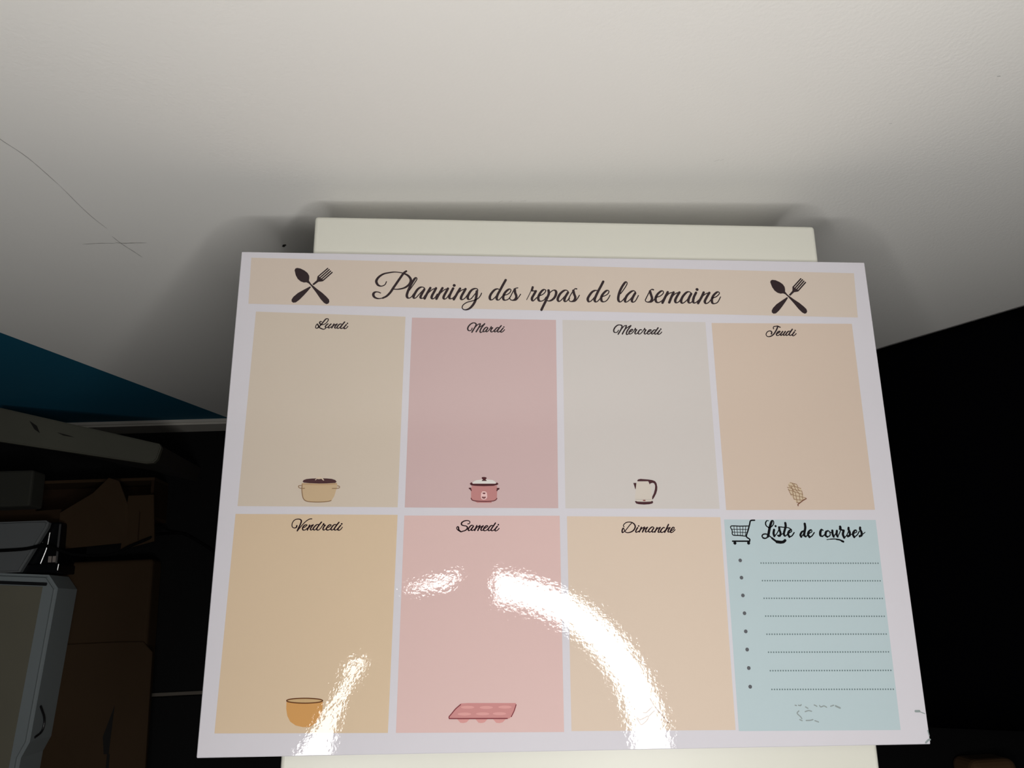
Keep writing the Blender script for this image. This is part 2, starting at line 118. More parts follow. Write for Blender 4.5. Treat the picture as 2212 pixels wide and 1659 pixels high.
ICONS={
'cutlery_left':[["f","ink",0,-17489,14003,-17453,14123,-17338,14177,-17119,14140,-16851,14003,-16647,13840,-16527,13641,-16507,13476,-16517,13288,-16364,13055,-15956,12710,-15620,12458,-15348,12205,-15165,11998,-15125,11836,-15193,11707,-15320,11671,-15475,11761,-15703,12013,-16006,12452,-16355,12914,-16516,13088,-16672,13167,-16843,13153,-17041,13220,-17246,13393,-17391,13650],["f","ink",0,-16419,12894,-16362,12832,-16550,12560,-16789,12253,-17049,11947,-17272,11758,-17441,11737,-17543,11823,-17552,11962,-17446,12150,-17184,12410,-16813,12649],["f","ink",0,-16288,13045,-16197,12968,-15909,13215,-15663,13250,-15517,13352,-15693,13408,-15886,13581,-15986,13627,-16007,13414,-16023,13320],["l","ink",84,-15951,13580,-15355,14172],["l","ink",84,-15838,13488,-15253,14090],["l","ink",84,-15735,13395,-15160,13985],["l","ink",84,-15633,13302,-15058,13892]],
'cutlery_right':[["f","ink",0,14234,13686,14272,13807,14390,13869,14609,13845,14875,13723,15078,13572,15194,13378,15211,13213,15197,13023,15347,12797,15750,12470,16083,12232,16351,11989,16531,11788,16568,11626,16497,11492,16369,11449,16215,11534,15991,11778,15694,12206,15352,12655,15194,12821,15039,12893,14867,12869,14669,12926,14467,13088,14326,13338],["f","ink",0,15288,12632,15345,12572,15150,12288,14904,11968,14637,11648,14409,11448,14238,11419,14138,11501,14132,11640,14241,11832,14509,12106,14887,12365],["f","ink",0,15423,12790,15513,12718,15807,12983,16056,13032,16205,13142,16029,13189,15838,13354,15738,13395,15713,13179,15695,13082],["l","ink",88,15772,13350,16385,13983],["l","ink",88,15885,13262,16486,13907],["l","ink",88,15986,13174,16576,13805],["l","ink",88,16087,13086,16678,13717]],
'pot':[["f","tan",0,-16183,27,-14068,29,-14016,-109,-14104,-462,-14180,-768,-14318,-1011,-14539,-1102,-15063,-1140,-15664,-1117,-15908,-1056,-16052,-904,-16114,-615,-16168,-233],["f","brown",0,-16129,120,-16074,212,-15897,274,-15596,305,-15143,321,-14689,313,-14384,283,-14168,214,-14080,106,-14159,37,-14672,5,-15125,-3,-15731,20,-16065,58],["f","tanlight",0,-15394,213,-15295,336,-15223,398,-15026,390,-14931,321,-14834,198,-14894,182,-15005,290,-15155,267,-15292,282,-15348,197],["l","tanline",55,-16149,-49,-16143,-386,-16074,-783,-15956,-995,-15756,-1086,-15364,-1125,-14913,-1125,-14540,-1087,-14361,-1042],["l","tanline",46,-16205,-118,-16339,-141,-16341,-233,-16209,-294,-15983,-294],["l","tanline",46,-14014,-140,-13907,-171,-13888,-248,-13992,-294,-14324,-301],["l","tanmid",61,-16150,-26,-15424,-64,-14518,-48,-14081,-17]],
'slow_cooker':[["f","pink",0,-5855,-126,-4296,-125,-4284,-332,-4305,-898,-4415,-1039,-4633,-1103,-4634,-1180,-5505,-1180,-5633,-1103,-5787,-1039,-5890,-898,-5892,-461],["f","lidwhite",0,-5817,4,-5741,133,-5560,211,-5251,251,-4864,251,-4579,225,-4412,135,-4347,5],["f","maroon",0,-5978,-3,-5869,88,-5779,-9,-4399,-8,-4296,76,-4199,-21,-4296,-86,-4529,-138,-5122,-157,-5636,-138,-5894,-106],["f","maroon",0,-5238,394,-5096,413,-4954,387,-4935,316,-5006,264,-4928,186,-4941,167,-5238,166,-5238,192,-5161,251,-5232,316],["f","maroon",0,-6041,-261,-5893,-248,-5854,-461,-5899,-455,-5944,-371,-6028,-319],["f","maroon",0,-4303,-267,-4142,-267,-4155,-357,-4233,-390,-4298,-480,-4330,-448],["l","maroon2",58,-5890,-904,-5812,-1013,-5633,-1064,-5249,-1090,-4864,-1090,-4531,-1065,-4377,-1001,-4306,-911],["f","palepink",0,-5275,-590,-5198,-480,-5018,-480,-4928,-564,-4903,-718,-4903,-847,-4980,-962,-5121,-988,-5236,-962,-5288,-847],["f","maroon2",0,-5185,-557,-5012,-557,-5012,-628,-5095,-648,-5179,-622],["f","maroon2",0,-5224,-795,-4993,-795,-4986,-872,-5057,-924,-5172,-917,-5230,-860],["f","palepink2",0,-5198,-783,-5018,-783,-5018,-840,-5198,-840]],
'kettle':[["f","kettlebody",0,4446,142,5133,156,5240,-67,5305,-329,5332,-785,5314,-1110,4264,-1109,4264,-850,4310,-460,4383,-68],["f","maroon3",0,4449,194,4519,273,4679,306,4810,293,5153,267,5415,228,5583,156,5668,25,5701,-198,5684,-394,5605,-616,5474,-837,5367,-980,5328,-967,5343,-811,5461,-590,5542,-329,5567,-133,5522,12,5432,57,5285,25,5234,-54,5147,156,4486,152],["f","maroon3",0,4197,50,4395,50,4328,-355,4298,-316,4248,-120],["f","maroon3",0,4245,-1109,4293,-1064,4395,-1109,4814,-1129,5235,-1110,5343,-1058,5389,-1162,5333,-1226,5134,-1278,4805,-1297,4491,-1277,4311,-1226],["f","rosebrown",0,4755,-1006,4912,-1006,4908,-1084,4751,-1083],["l","greyline",23,4284,-967,4625,-986,5281,-980]],
'oven_glove':[["f","glovetan",0,14047,-36,14184,109,14447,43,14626,-49,14663,-208,14849,-235,14896,-420,14926,-644,14988,-815,15113,-907,14895,-1051,14608,-1221,14480,-1169,14314,-959,14152,-709,14051,-393],["l","glovebrown",35,14194,83,14364,30,14575,-23,14655,-155],["l","glovebrown",35,14083,-76,14238,-142,14425,-162,14648,-221,14842,-301],["l","glovebrown",35,13974,-222,14198,-274,14430,-367,14668,-413,14865,-459],["l","glovebrown",35,14026,-367,14208,-433,14455,-512,14701,-604,14937,-663],["l","glovebrown",35,14134,-630,14287,-703,14483,-762,14682,-788,14878,-841,15102,-881],["l","glovebrown",35,14314,-959,14499,-985,14697,-1018,14897,-1031],["l","glovebrown",35,14478,-1182,14586,-1175,14690,-1208],["l","glovebrown",35,14030,-327,14093,-499,14178,-723],["l","glovebrown",35,14129,-156,14274,-314,14298,-604,14320,-907,14392,-985],["l","glovebrown",35,14253,-129,14298,-340,14438,-551,14480,-788,14498,-998,14507,-1169],["l","glovebrown",35,14430,17,14447,-208,14520,-406,14688,-604,14703,-841,14709,-1038],["l","glovebrown",35,14641,-155,14662,-340,14745,-446],["l","glovebrown",35,14880,-446,14903,-604,14878,-841,14912,-1025],["l","glovebrown",35,14309,17,14428,-129,14555,-208],["l","glovebrown",35,14290,-420,14316,-683],["l","gloveedge",64,15116,-933,14895,-1051,14649,-1221,14554,-1287,14545,-1378]],
'mixing_bowl':[["f","orange",0,-16270,-12431,-15259,-12512,-14231,-12461,-14235,-12816,-14351,-13256,-14590,-13582,-14905,-13774,-15277,-13768,-15678,-13674,-15993,-13472,-16176,-13162,-16259,-12786],["f","tanbowl",0,-14246,-12389,-14270,-12418,-14343,-12444,-14462,-12467,-14621,-12485,-14812,-12497,-15024,-12504,-15248,-12504,-15473,-12497,-15686,-12485,-15878,-12467,-16039,-12444,-16160,-12418,-16236,-12390,-16263,-12360,-16240,-12332,-16167,-12306,-16049,-12283,-15891,-12265,-15701,-12252,-15488,-12246,-15264,-12246,-15039,-12252,-14825,-12265,-14632,-12283,-14471,-12305,-14350,-12332,-14273,-12360],["l","bowlrim",60,-14246,-12389,-14270,-12418,-14343,-12444,-14462,-12467,-14621,-12485,-14812,-12497,-15024,-12504,-15248,-12504,-15473,-12497,-15686,-12485,-15878,-12467,-16039,-12444,-16160,-12418,-16236,-12390,-16263,-12360,-16240,-12332,-16167,-12306,-16049,-12283,-15891,-12265,-15701,-12252,-15488,-12246,-15264,-12246,-15039,-12252,-14825,-12265,-14632,-12283,-14471,-12305,-14350,-12332,-14273,-12360,-14246,-12389]],
'muffin_tray':[["f","rose",0,-6415,-12650,-6028,-12634,-3264,-12673,-3231,-12770,-3523,-13405,-3660,-13498,-7064,-13446,-7065,-13351],["f","rosepale",0,-6611,-13484,-5909,-13495,-6084,-13661,-6259,-13696,-6434,-13677],["f","rosepale",0,-5569,-13500,-4889,-13511,-5059,-13677,-5229,-13712,-5399,-13693],["f","rosepale",0,-4570,-13516,-3843,-13527,-4026,-13693,-4208,-13728,-4389,-13709],["f","roselight",0,-5640,-12863,-5669,-12894,-5753,-12919,-5878,-12934,-6026,-12938,-6174,-12930,-6299,-12911,-6383,-12883,-6413,-12852,-6384,-12821,-6300,-12796,-6175,-12781,-6027,-12777,-5879,-12785,-5754,-12804,-5670,-12832],["f","roselight",0,-4569,-12889,-4599,-12920,-4683,-12945,-4808,-12961,-4957,-12965,-5105,-12956,-5231,-12937,-5314,-12909,-5344,-12878,-5315,-12848,-5231,-12823,-5105,-12807,-4957,-12803,-4808,-12811,-4683,-12831,-4599,-12858],["f","roselight",0,-3495,-12884,-3525,-12914,-3610,-12939,-3736,-12955,-3884,-12959,-4033,-12951,-4159,-12931,-4243,-12904,-4272,-12872,-4243,-12842,-4158,-12817,-4032,-12801,-3883,-12797,-3735,-12805,-3609,-12825,-3525,-12852],["f","roselight",0,-5820,-13221,-5849,-13252,-5933,-13277,-6058,-13292,-6205,-13296,-6353,-13288,-6478,-13268,-6562,-13241,-6591,-13210,-6562,-13179,-6479,-13155,-6354,-13139,-6206,-13135,-6059,-13143,-5933,-13163,-5850,-13190],["f","roselight",0,-4775,-13227,-4804,-13257,-4888,-13282,-5013,-13297,-5161,-13301,-5309,-13293,-5434,-13274,-5518,-13246,-5548,-13215,-5518,-13185,-5435,-13160,-5309,-13144,-5161,-13140,-5013,-13148,-4888,-13168,-4804,-13195],["f","roselight",0,-3818,-13230,-3847,-13261,-3932,-13286,-4057,-13301,-4206,-13305,-4354,-13297,-4479,-13277,-4563,-13250,-4593,-13219,-4563,-13188,-4479,-13163,-4353,-13148,-4205,-13144,-4057,-13152,-3931,-13172,-3847,-13199],["l","rosedark",53,-6426,-12703,-6707,-12932,-6931,-13184,-7076,-13350,-7064,-13435],["l","rosedark",57,-7064,-13446,-5796,-13465,-3751,-13490],["l","rosedark",53,-3242,-12759,-3360,-13088,-3522,-13394]],
'rolling_tools':[["l","toolbrown",49,4569,-12540,4809,-12968,5172,-13417,5546,-13864],["l","toolbrown",44,4646,-13008,4454,-13174,4287,-13298,4127,-13296],["l","toolbrown",44,4772,-13210,4436,-13490],["l","toolbrown",44,3744,-13626,3892,-13859,3978,-13944,4214,-13801,4384,-13615,4368,-13489,4110,-13611,3902,-13671,3748,-13564]],
'shopping_cart':[["l","black",89,11695,-2268,11444,-2298,11357,-2517,11236,-2866,11089,-3256,11275,-3430,11263,-3560],["l","black",62,11302,-2626,10740,-2634,10166,-2636,10224,-2906,10247,-3167,10646,-3203,11067,-3248],["l","black",35,10224,-2820,11197,-2840],["l","black",35,10247,-3002,11139,-3022],["l","black",35,10358,-2646,10365,-3202],["l","black",35,10537,-2646,10544,-3203],["l","black",35,10726,-2647,10731,-3203],["l","black",35,10919,-2647,10848,-3203],["l","black",35,11098,-2647,11027,-3204],["l","black",88,10193,-3547,11242,-3551],["c","black",97,10330,-3664],["c","black",97,11187,-3667]],
'smudge':[["l","smudge",65,13131,-13028,13209,-13047],["l","smudge",65,13331,-13031,13450,-13051,13496,-12996],["l","smudge",65,13743,-13128,13875,-13204],["l","smudge",65,13695,-13384,13901,-13332,14077,-13371],["l","smudge",65,13318,-13342,13205,-13468,13385,-13653,13453,-13763],["l","smudge",65,13328,-13816,13461,-13872],["l","smudge",65,13702,-13867,13943,-13862,14107,-13828],["l","smudge",65,14220,-13884,14432,-13960],["l","smudge",66,14277,-13026,14429,-13102],["l","smudge",66,14594,-13067,14666,-13142,14854,-13089,15006,-13165],["l","smudge",66,15254,-13114,15442,-13061],["l","smudge",97,15558,-13100,15672,-13156,15807,-13214],["l","smudge",132,20351,-13459,20581,-13462],["l","smudge",53,20578,-13483,20883,-13604],["l","smudge",61,20927,-14525,20975,-14814],["l","smudge",104,20713,-15178,20895,-15038,20989,-15019]],
}
BULLETS=[[10575,-4706],[10564,-5734],[10560,-6782],[10568,-7818],[10552,-8862],[10546,-9895],[10550,-10935],[10543,-11973]]
RULES=[[11859,-4872,19220,-4919],[11849,-5921,19212,-5977],[11851,-6958,19204,-7023],[11851,-7994,19184,-8068],[11827,-9038,19164,-9100],[11826,-10060,19166,-10121],[11833,-11100,19163,-11170],[11829,-12138,19167,-12227]]
PANELS={
'header':[-20337,14848,20144,14449,20006,11234,-20270,11627],
'lundi':[-19755,11094,-10198,10877,-10342,-1443,-19896,-1363],
'mardi':[-9778,10819,-389,10785,-535,-1515,-9911,-1457],
'mercredi':[38,10791,9563,10762,9545,-1564,-91,-1524],
'jeudi':[9974,10709,19536,10775,19472,-1633,9955,-1636],
'vendredi':[-19975,-1833,-10329,-1904,-10513,-14148,-20129,-14016],
'samedi':[-9923,-1946,-460,-1976,-508,-14262,-10061,-14155],
'dimanche':[-13,-2005,9548,-2078,9473,-14314,-81,-14219],
'liste':[9770,-2221,19431,-2269,19304,-14472,9658,-14377],
}
# ---------------------------------------------------------------- materials
white_wall=mat('white_wall_paint',(240,238,233),rough=.75,spec=.2,bump=.25,bscale=420,bdist=.0006,noise=.02,nscale=6)
blue_wall=mat('petrol_blue_wall_paint',(22,92,118),rough=.7,spec=.2,bump=.2,bscale=420,bdist=.0006,noise=.06,nscale=8)
mark=mat('wall_mark_grey',(180,178,174),rough=.9,spec=.1)
markd=mat('wall_speck_dark',(52,50,48),rough=.9,spec=.1)
tile_m=mat('black_floor_tile',(11,11,12),rough=.7,spec=.15,bump=.3,bscale=60,noise=.2,nscale=9)
grout=mat('pale_grout',(104,98,90),rough=.9,spec=.1)
skirt=mat('skirting_offwhite',(205,200,190),rough=.55,spec=.3,noise=.05,nscale=30)
# ---------------------------------------------------------------- structure
WY=.285
def wall_back():
    bm=bmesh.new()
    def poly(pts,mi):
        f=bm.faces.new([bm.verts.new((x,WY,z)) for x,z in pts]); f.material_index=mi
    # slanting paint edge from the skirting up to the left
    xa,za,xb,zb=-.3083,0.0,-1.035,2.3
    poly([(xa,za),(3.0,0),(3.0,2.3),(xb,zb)],0)
    poly([(-3.0,0),(xa,za),(xb,zb),(-3.0,2.3)],1)
    poly([(-3.0,2.3),(xb,zb),(3.0,2.3),(3.0,2.5),(-3.0,2.5)],0)
    # solid back and rims
    b=[bm.verts.new(v) for v in ((-3,WY+.12,0),(3,WY+.12,0),(3,WY+.12,2.5),(-3,WY+.12,2.5))]; bm.faces.new(b)
    t=[bm.verts.new(v) for v in ((-3,WY,2.5),(3,WY,2.5),(3,WY+.12,2.5),(-3,WY+.12,2.5))]; bm.faces.new(t)
    t=[bm.verts.new(v) for v in ((-3,WY,0),(-3,WY,2.5),(-3,WY+.12,2.5),(-3,WY+.12,0))]; bm.faces.new(t)
    t=[bm.verts.new(v) for v in ((3,WY,0),(3,WY,2.5),(3,WY+.12,2.5),(3,WY+.12,0))]; bm.faces.new(t)
    bmesh.ops.remove_doubles(bm,verts=bm.verts,dist=1e-6)
    for f in bm.faces:
        f.normal_update()
        if abs(f.normal.y)>.9:
            s=1 if f.calc_center_median().y>WY+.06 else -1
            if f.normal.y*s<0: f.normal_flip()
    return put('wall_back',bm,[white_wall,blue_wall])
wall=tag(wall_back(),'smooth white back wall whose paint meets petrol blue along a slanting edge',kind='structure')
def streak(name,pts,w,m,parent):
    bm=bmesh.new(); P=cr([(x,0,z) for x,z in pts],5); n=len(P); L=[];R=[]
    for i,p in enumerate(P):
        t=(P[min(i+1,n-1)]-P[max(i-1,0)]).normalized(); q=Vector((-t.z,0,t.x)); k=i/(n-1)
        ww=w*(.25+.75*math.sin(math.pi*k)**.5)*(.6+.4*math.sin(i*2.3)**2)*.5
        L.append(bm.verts.new((p.x+q.x*ww,WY-.0004,p.z+q.z*ww))); R.append(bm.verts.new((p.x-q.x*ww,WY-.0004,p.z-q.z*ww)))
    for i in range(n-1): bm.faces.new((L[i],L[i+1],R[i+1],R[i]))
    o=put(name,bm,m,parent); return o
streak('hairline_crack',[(-.2675,.770),(-.2665,.757),(-.261,.737),(-.2575,.703)],.0007,mark,wall)
streak('hairline_crack',[(-.2575,.703),(-.256,.664),(-.2525,.640)],.0005,mark,wall)
streak('hairline_crack',[(-.254,.628),(-.252,.615),(-.248,.600),(-.2455,.590)],.0008,mark,wall)
streak('scuff',[(-.281,.6150),(-.268,.6163),(-.256,.6160)],.0009,mark,wall)
streak('scuff',[(-.256,.6172),(-.250,.6158),(-.243,.6162),(-.233,.6160)],.0013,mark,wall)
streak('speck',[(-.1325,.6055),(-.131,.6085),(-.1295,.6098)],.0030,markd,wall)
streak('speck',[(.3150,.8168),(.3168,.8172)],.0012,markd,wall)
streak('speck',[(.2752,.7700),(.2766,.7706)],.0010,markd,wall)
for q in ([(.176,.7270),(.179,.7295)],[(.180,.7280),(.182,.7300)],[(.034,.6740),(.037,.6765)],[(.041,.6752),(.044,.6758)],[(.050,.6755),(.054,.6762)]):
    streak('speck',q,.0009,mark,wall)
# floor of large black tiles with pale joints
fl=tag(put('floor',bx(-3,3,-3,WY+.12,-.06,-.0045),grout),'dark tiled floor with thin pale grout joints',kind='structure')
tm=None
ys=[-2.486,-1.886,-1.286,-.686,-.0857,WY]
xs=[-2.55+.6*i for i in range(10)]
for j in range(len(ys)-1):
    for i in range(len(xs)-1):
        a,b_=(ys[j]+.0025,ys[j+1]-(.0025 if j<len(ys)-2 else 0))
        o=put('tile',bx(xs[i]+.0025,xs[i+1]-.0025,a,b_,-.0045,0,bev=.0012,seg=1),tile_m,fl)
bb=bx(-3,3,WY-.007,WY,0,.048); 
bmesh.ops.bevel(bb,geom=[e for e in bb.edges if all(abs(v.co.z-.048)<1e-4 and v.co.y<WY-.005 for v in e.verts)],offset=.003,segments=3,affect='EDGES')
tag(put('baseboard_back',bb,skirt),'low off-white skirting along the foot of the back wall',kind='structure')
# ---------------------------------------------------------------- ring lamp (lights the room; its reflection shows on the planner)
def annulus(bm,r0,r1,z,n=72,flip=False):
    A=[bm.verts.new((r0*math.cos(2*math.pi*i/n),r0*math.sin(2*math.pi*i/n),z)) for i in range(n)]
    B=[bm.verts.new((r1*math.cos(2*math.pi*i/n),r1*math.sin(2*math.pi*i/n),z)) for i in range(n)]
    for i in range(n):
        f=(A[i],A[(i+1)%n],B[(i+1)%n],B[i]); bm.faces.new(f if flip else f[::-1])
    return A,B
em=bpy.data.materials.new('lamp_diffuser_glow'); em.use_nodes=True
nn=em.node_tree.nodes; nn.clear(); e_=nn.new('ShaderNodeEmission'); o_=nn.new('ShaderNodeOutputMaterial')
e_.inputs[0].default_value=(1.0,.985,.965,1); e_.inputs[1].default_value=RING_POWER
em.node_tree.links.new(e_.outputs[0],o_.inputs[0])
plastic_dark=mat('dark_plastic',(28,28,30),rough=.4)
plastic_white=mat('white_plastic',(225,225,222),rough=.4)
ring=thing('ring_lamp','white ring lamp on a stand held above the planner','lamp',RING_C)
ring.rotation_euler=(RING_TILT,0,0)
bm=bmesh.new(); n=96; nk=8
gr=[[bm.verts.new(((RING_R[0]+(RING_R[1]-RING_R[0])*k/nk)*math.cos(2*math.pi*i/n),(RING_R[0]+(RING_R[1]-RING_R[0])*k/nk)*math.sin(2*math.pi*i/n),-.016*math.sin(math.pi*k/nk)**.6)) for k in range(nk+1)] for i in range(n)]
for i in range(n):
    for k in range(nk): bm.faces.new((gr[i][k],gr[i][k+1],gr[(i+1)%n][k+1],gr[(i+1)%n][k]))
for f in bm.faces:
    f.normal_update()
    if f.normal.z>0: f.normal_flip()
dif=put('diffuser',bm,em,ring,smooth=True)
bm=bmesh.new()
n=72; prof=[(RING_R[0]-.004,-.002),(RING_R[0]-.004,.022),(RING_R[1]+.004,.022),(RING_R[1]+.004,-.002),(RING_R[1],-.002),(RING_R[1],.001),(RING_R[0],.001),(RING_R[0],-.002)]
rr=[[bm.verts.new((r*math.cos(2*math.pi*i/n),r*math.sin(2*math.pi*i/n),z)) for r,z in prof] for i in range(n)]
for i in range(n):
    for k in range(len(prof)): bm.faces.new((rr[i][k],rr[(i+1)%n][k],rr[(i+1)%n][(k+1)%len(prof)],rr[i][(k+1)%len(prof)]))
bmesh.ops.recalc_face_normals(bm,faces=bm.faces); put('housing',bm,plastic_dark,ring)
bm=bmesh.new(); tube(bm,[(0,-.236,.01),(0,-.30,.0),(0,-.42,-.10),(0,-.44,-.30)],.009,n=5); put('bracket',bm,plastic_dark,ring)
bm=bmesh.new(); tube(bm,[(0,-.44,-.28),(0,-.44,-1.16)],.011,smooth=False); put('pole',bm,plastic_dark,ring)
for a in (-150,-90,-30):
    bm=bmesh.new(); c_,s_=math.cos(math.radians(a)),math.sin(math.radians(a))
    tube(bm,[(0,-.44,-1.0),(c_*.28,-.44+s_*.28,-1.292)],.007,smooth=False); put('leg',bm,plastic_dark,ring)
# ---------------------------------------------------------------- phone and the hand that holds it (seen only as a gap in the reflection)
ph=thing('smartphone','black phone held level above the planner taking the picture','phone',(-.0375,-.0075,1.2085))
put('case',bx(-.0775,.0775,-.0385,.0385,-.004,.004,bev=.003,seg=3),mat('phone_black',(12,12,13),rough=.3),ph)
put('screen',bx(-.0745,.0745,-.0355,.0355,.004,.0043),mat('phone_glass',(6,6,8),rough=.1),ph)
lb=bmesh.new()
for (x,y) in ((.060,-.017),):
    bmesh.ops.create_cone(lb,segments=20,radius1=.007,radius2=.007,depth=.0012,matrix=Matrix.Translation((x,y,-.0046)))
put('lens',lb,mat('phone_glass',(6,6,8)),ph)
def skin(name,V,E,Rr,m,parent,sub=2):
    me=bpy.data.meshes.new(name); me.from_pydata(V,E,[]); o=bpy.data.objects.new(name,me); COL.objects.link(o)
    o.parent=parent; me.materials.append(m)
    sk=o.modifiers.new('skin','SKIN'); sk.use_smooth_shade=True
    for i,r in enumerate(Rr): me.skin_vertices[0].data[i].radius=(r,r)
    me.skin_vertices[0].data[0].use_root=True
    o.modifiers.new('sub','SUBSURF').levels=sub; o.modifiers['sub'].render_levels=sub
    return o
per=thing('person','forearm in a dark sleeve with a hand gripping the phone from the left','person',(-.297,-.142,1.20))
skm=mat('skin',(196,150,128),rough=.5,noise=.05,nscale=40); slv=mat('dark_sleeve',(30,31,36),rough=.9)
bmh=bmesh.new(); tube(bmh,[(-.22,-.34,.02),(-.10,-.19,.016),(0,-.07,.014),(.085,.037,.012),(.135,.100,.012)],lambda k:.057-.022*k,seg=20); put('sleeve',bmh,slv,per,smooth=True)
V=[(.125,.088,.012),(.145,.115,.012),(.160,.135,.014),(.172,.147,.016)]; E=[(0,1),(1,2),(2,3)]; Rr=[.033,.036,.036,.024]
def chain(root,pts,r0,r1):
    prev=root
    for k,p in enumerate(pts):
        V.append(p); Rr.append(r0+(r1-r0)*k/(len(pts)-1)); E.append((prev,len(V)-1)); prev=len(V)-1
chain(3,[(.182,.170,.026),(.208,.186,.030),(.246,.202,.026),(.263,.192,.014)],.012,.0115)
chain(3,[(.200,.150,.030),(.250,.150,.036),(.300,.152,.034),(.324,.180,.030),(.334,.200,.020)],.0105,.0125)
chain(3,[(.192,.132,.030),(.222,.136,.034),(.248,.137,.032),(.262,.137,.028)],.0095,.0075)
chain(3,[(.186,.115,.028),(.212,.112,.031),(.232,.111,.030),(.244,.111,.026)],.0085,.0065)
chain(3,[(.196,.146,.030),(.240,.156,.036),(.284,.166,.034),(.306,.184,.030),(.316,.199,.020)],.0105,.0105)
chain(2,[(.150,.105,-.006),(.176,.108,-.012),(.200,.112,-.008)],.012,.009)
skin('hand',V,E,Rr,skm,per)
# ---------------------------------------------------------------- side table
cream=mat('cream_white_lacquer',(208,207,196),rough=.35,spec=.4,bump=.05,bscale=200,noise=.015,nscale=10)
TB=thing('side_table','small cream white side table standing under the meal planner','table',(0,0,0),math.radians(-2))
put('tabletop',bx(-.1005,.2435,-.150,.2590,.664,.6990,bev=.0022,seg=3),cream,TB)
for (x,y) in ((-.0755,-.125),(.2185,-.125),(-.0755,.234),(.2185,.234)):
    put('leg',bx(x-.02,x+.02,y-.02,y+.02,0,.664,bev=.002,seg=1),cream,TB)
for nm,a in (('apron',(-.0555,.1985,-.135,-.117)),('apron',(-.0555,.1985,.226,.244)),('apron',(-.085,-.067,-.105,.214)),('apron',(.210,.228,-.105,.214))):
    put(nm,bx(a[0],a[1],a[2],a[3],.60,.664),cream,TB)
# ---------------------------------------------------------------- meal planner board
def gloss(name,col,**k): return mat(name,col,rough=.012,spec=.31,bump=1.0,bscale=400,bdist=.000029,detail=2,**k)
PL=thing('meal_planner','glossy laminated weekly meal planner lying on the cream white table','planner',(.0668,.0757,.702),math.radians(-2))
G={'white':(204,201,207),'header':(202,188,175),'lundi':(199,186,171),'mardi':(195,170,169),'mercredi':(198,192,188),'jeudi':(201,183,168),
 'vendredi':(206,184,157),'samedi':(209,180,176),'dimanche':(208,190,173),'liste':(177,193,197)}
GM={k:gloss('print_'+k,v) for k,v in G.items()}
put('sheet',bx(-.210,.210,-.1527,.1527,-.003,0,bev=.0004,seg=1),GM['white'],PL)
Z1,Z2,Z3=.00006,.00012,.00018
def V2(a): return [(a[i]*1e-5,a[i+1]*1e-5) for i in range(0,len(a),2)]
def face(pts,z):
    bm=bmesh.new(); f=bm.faces.new([bm.verts.new((x,y,z)) for x,y in pts]); f.normal_update()
    if f.normal.z<0: f.normal_flip()
    bmesh.ops.triangulate(bm,faces=bm.faces,ngon_method='EAR_CLIP'); return bm
LBL={'header':'pale beige title band','lundi':'beige panel headed Lundi','mardi':'dusty pink panel headed Mardi','mercredi':'pale grey panel headed Mercredi','jeudi':'peach beige panel headed Jeudi',
 'vendredi':'golden beige panel headed Vendredi','samedi':'pink panel headed Samedi','dimanche':'sand coloured panel headed Dimanche','liste':'light blue shopping list panel'}
PN={'header':'title_band','liste':'list_panel'}
for k,a in PANELS.items():
    tag(put(PN.get(k,'day_panel'),face(V2(a),Z1),GM[k],PL),LBL[k])
def ribbon(bm,pts,w0,w1,z,auto=True):
    P=cr([(x,y,z) for x,y in pts],6) if len(pts)>2 else [Vector((x,y,z)) for x,y in pts]
    n=len(P); W=[]
    for i,p in enumerate(P):
        t=(P[min(i+1,n-1)]-P[max(i-1,0)]); t.normalize()
        k=max(0,-t.y)**.8 if auto else 0      # a pen presses on the down stroke
        W.append(w0+(w1-w0)*k)
    for _ in range(3): W=[(W[max(i-1,0)]+W[i]*2+W[min(i+1,n-1)])/4 for i in range(n)]
    L=[];R=[]
    for i,p in enumerate(P):
        t=(P[min(i+1,n-1)]-P[max(i-1,0)]).normalized(); q=Vector((-t.y,t.x,0))*W[i]*.5
        L.append(bm.verts.new(p+q)); R.append(bm.verts.new(p-q))
    for i in range(n-1): bm.faces.new((R[i],R[i+1],L[i+1],L[i]))
    for p,r in ((P[0],W[0]/2),(P[-1],W[-1]/2)): disc(bm,p.x,p.y,r,z-.00001)
def disc(bm,x,y,r,z,n=12):
    bm.faces.new([bm.verts.new((x+r*math.cos(2*math.pi*i/n),y+r*math.sin(2*math.pi*i/n),z)) for i in range(n)])
ink=gloss('print_ink',(40,26,30)); black=gloss('print_black',(22,22,24))
WN={'Planning':'title_lettering','des':'title_lettering','repas':'title_lettering','de':'title_lettering','la':'title_lettering','semaine':'title_lettering'}
for k,rows in WORDS.items():
    bm=bmesh.new()
    for ri,r in enumerate(rows):
        z=Z2+.000002*ri
        if len(r)==3: disc(bm,r[1]*1e-5,r[2]*1e-5,r[0]*1e-5,z)
        elif k in ('Liste','de2','courses'):
            # brush strokes swell in the middle of a stroke
            pts=V2(r[2:]); ribbon(bm,pts,r[0]*1e-5,r[1]*1e-5,z)
        else: ribbon(bm,V2(r[2:]),r[0]*1e-5,r[1]*1e-5,z)
    nm=WN.get(k,'list_lettering' if k in ('Liste','de2','courses') else 'day_lettering')
    tag(put(nm,bm,black if nm=='list_lettering' else ink,PL),'printed word '+{'de2':'de'}.get(k,k))
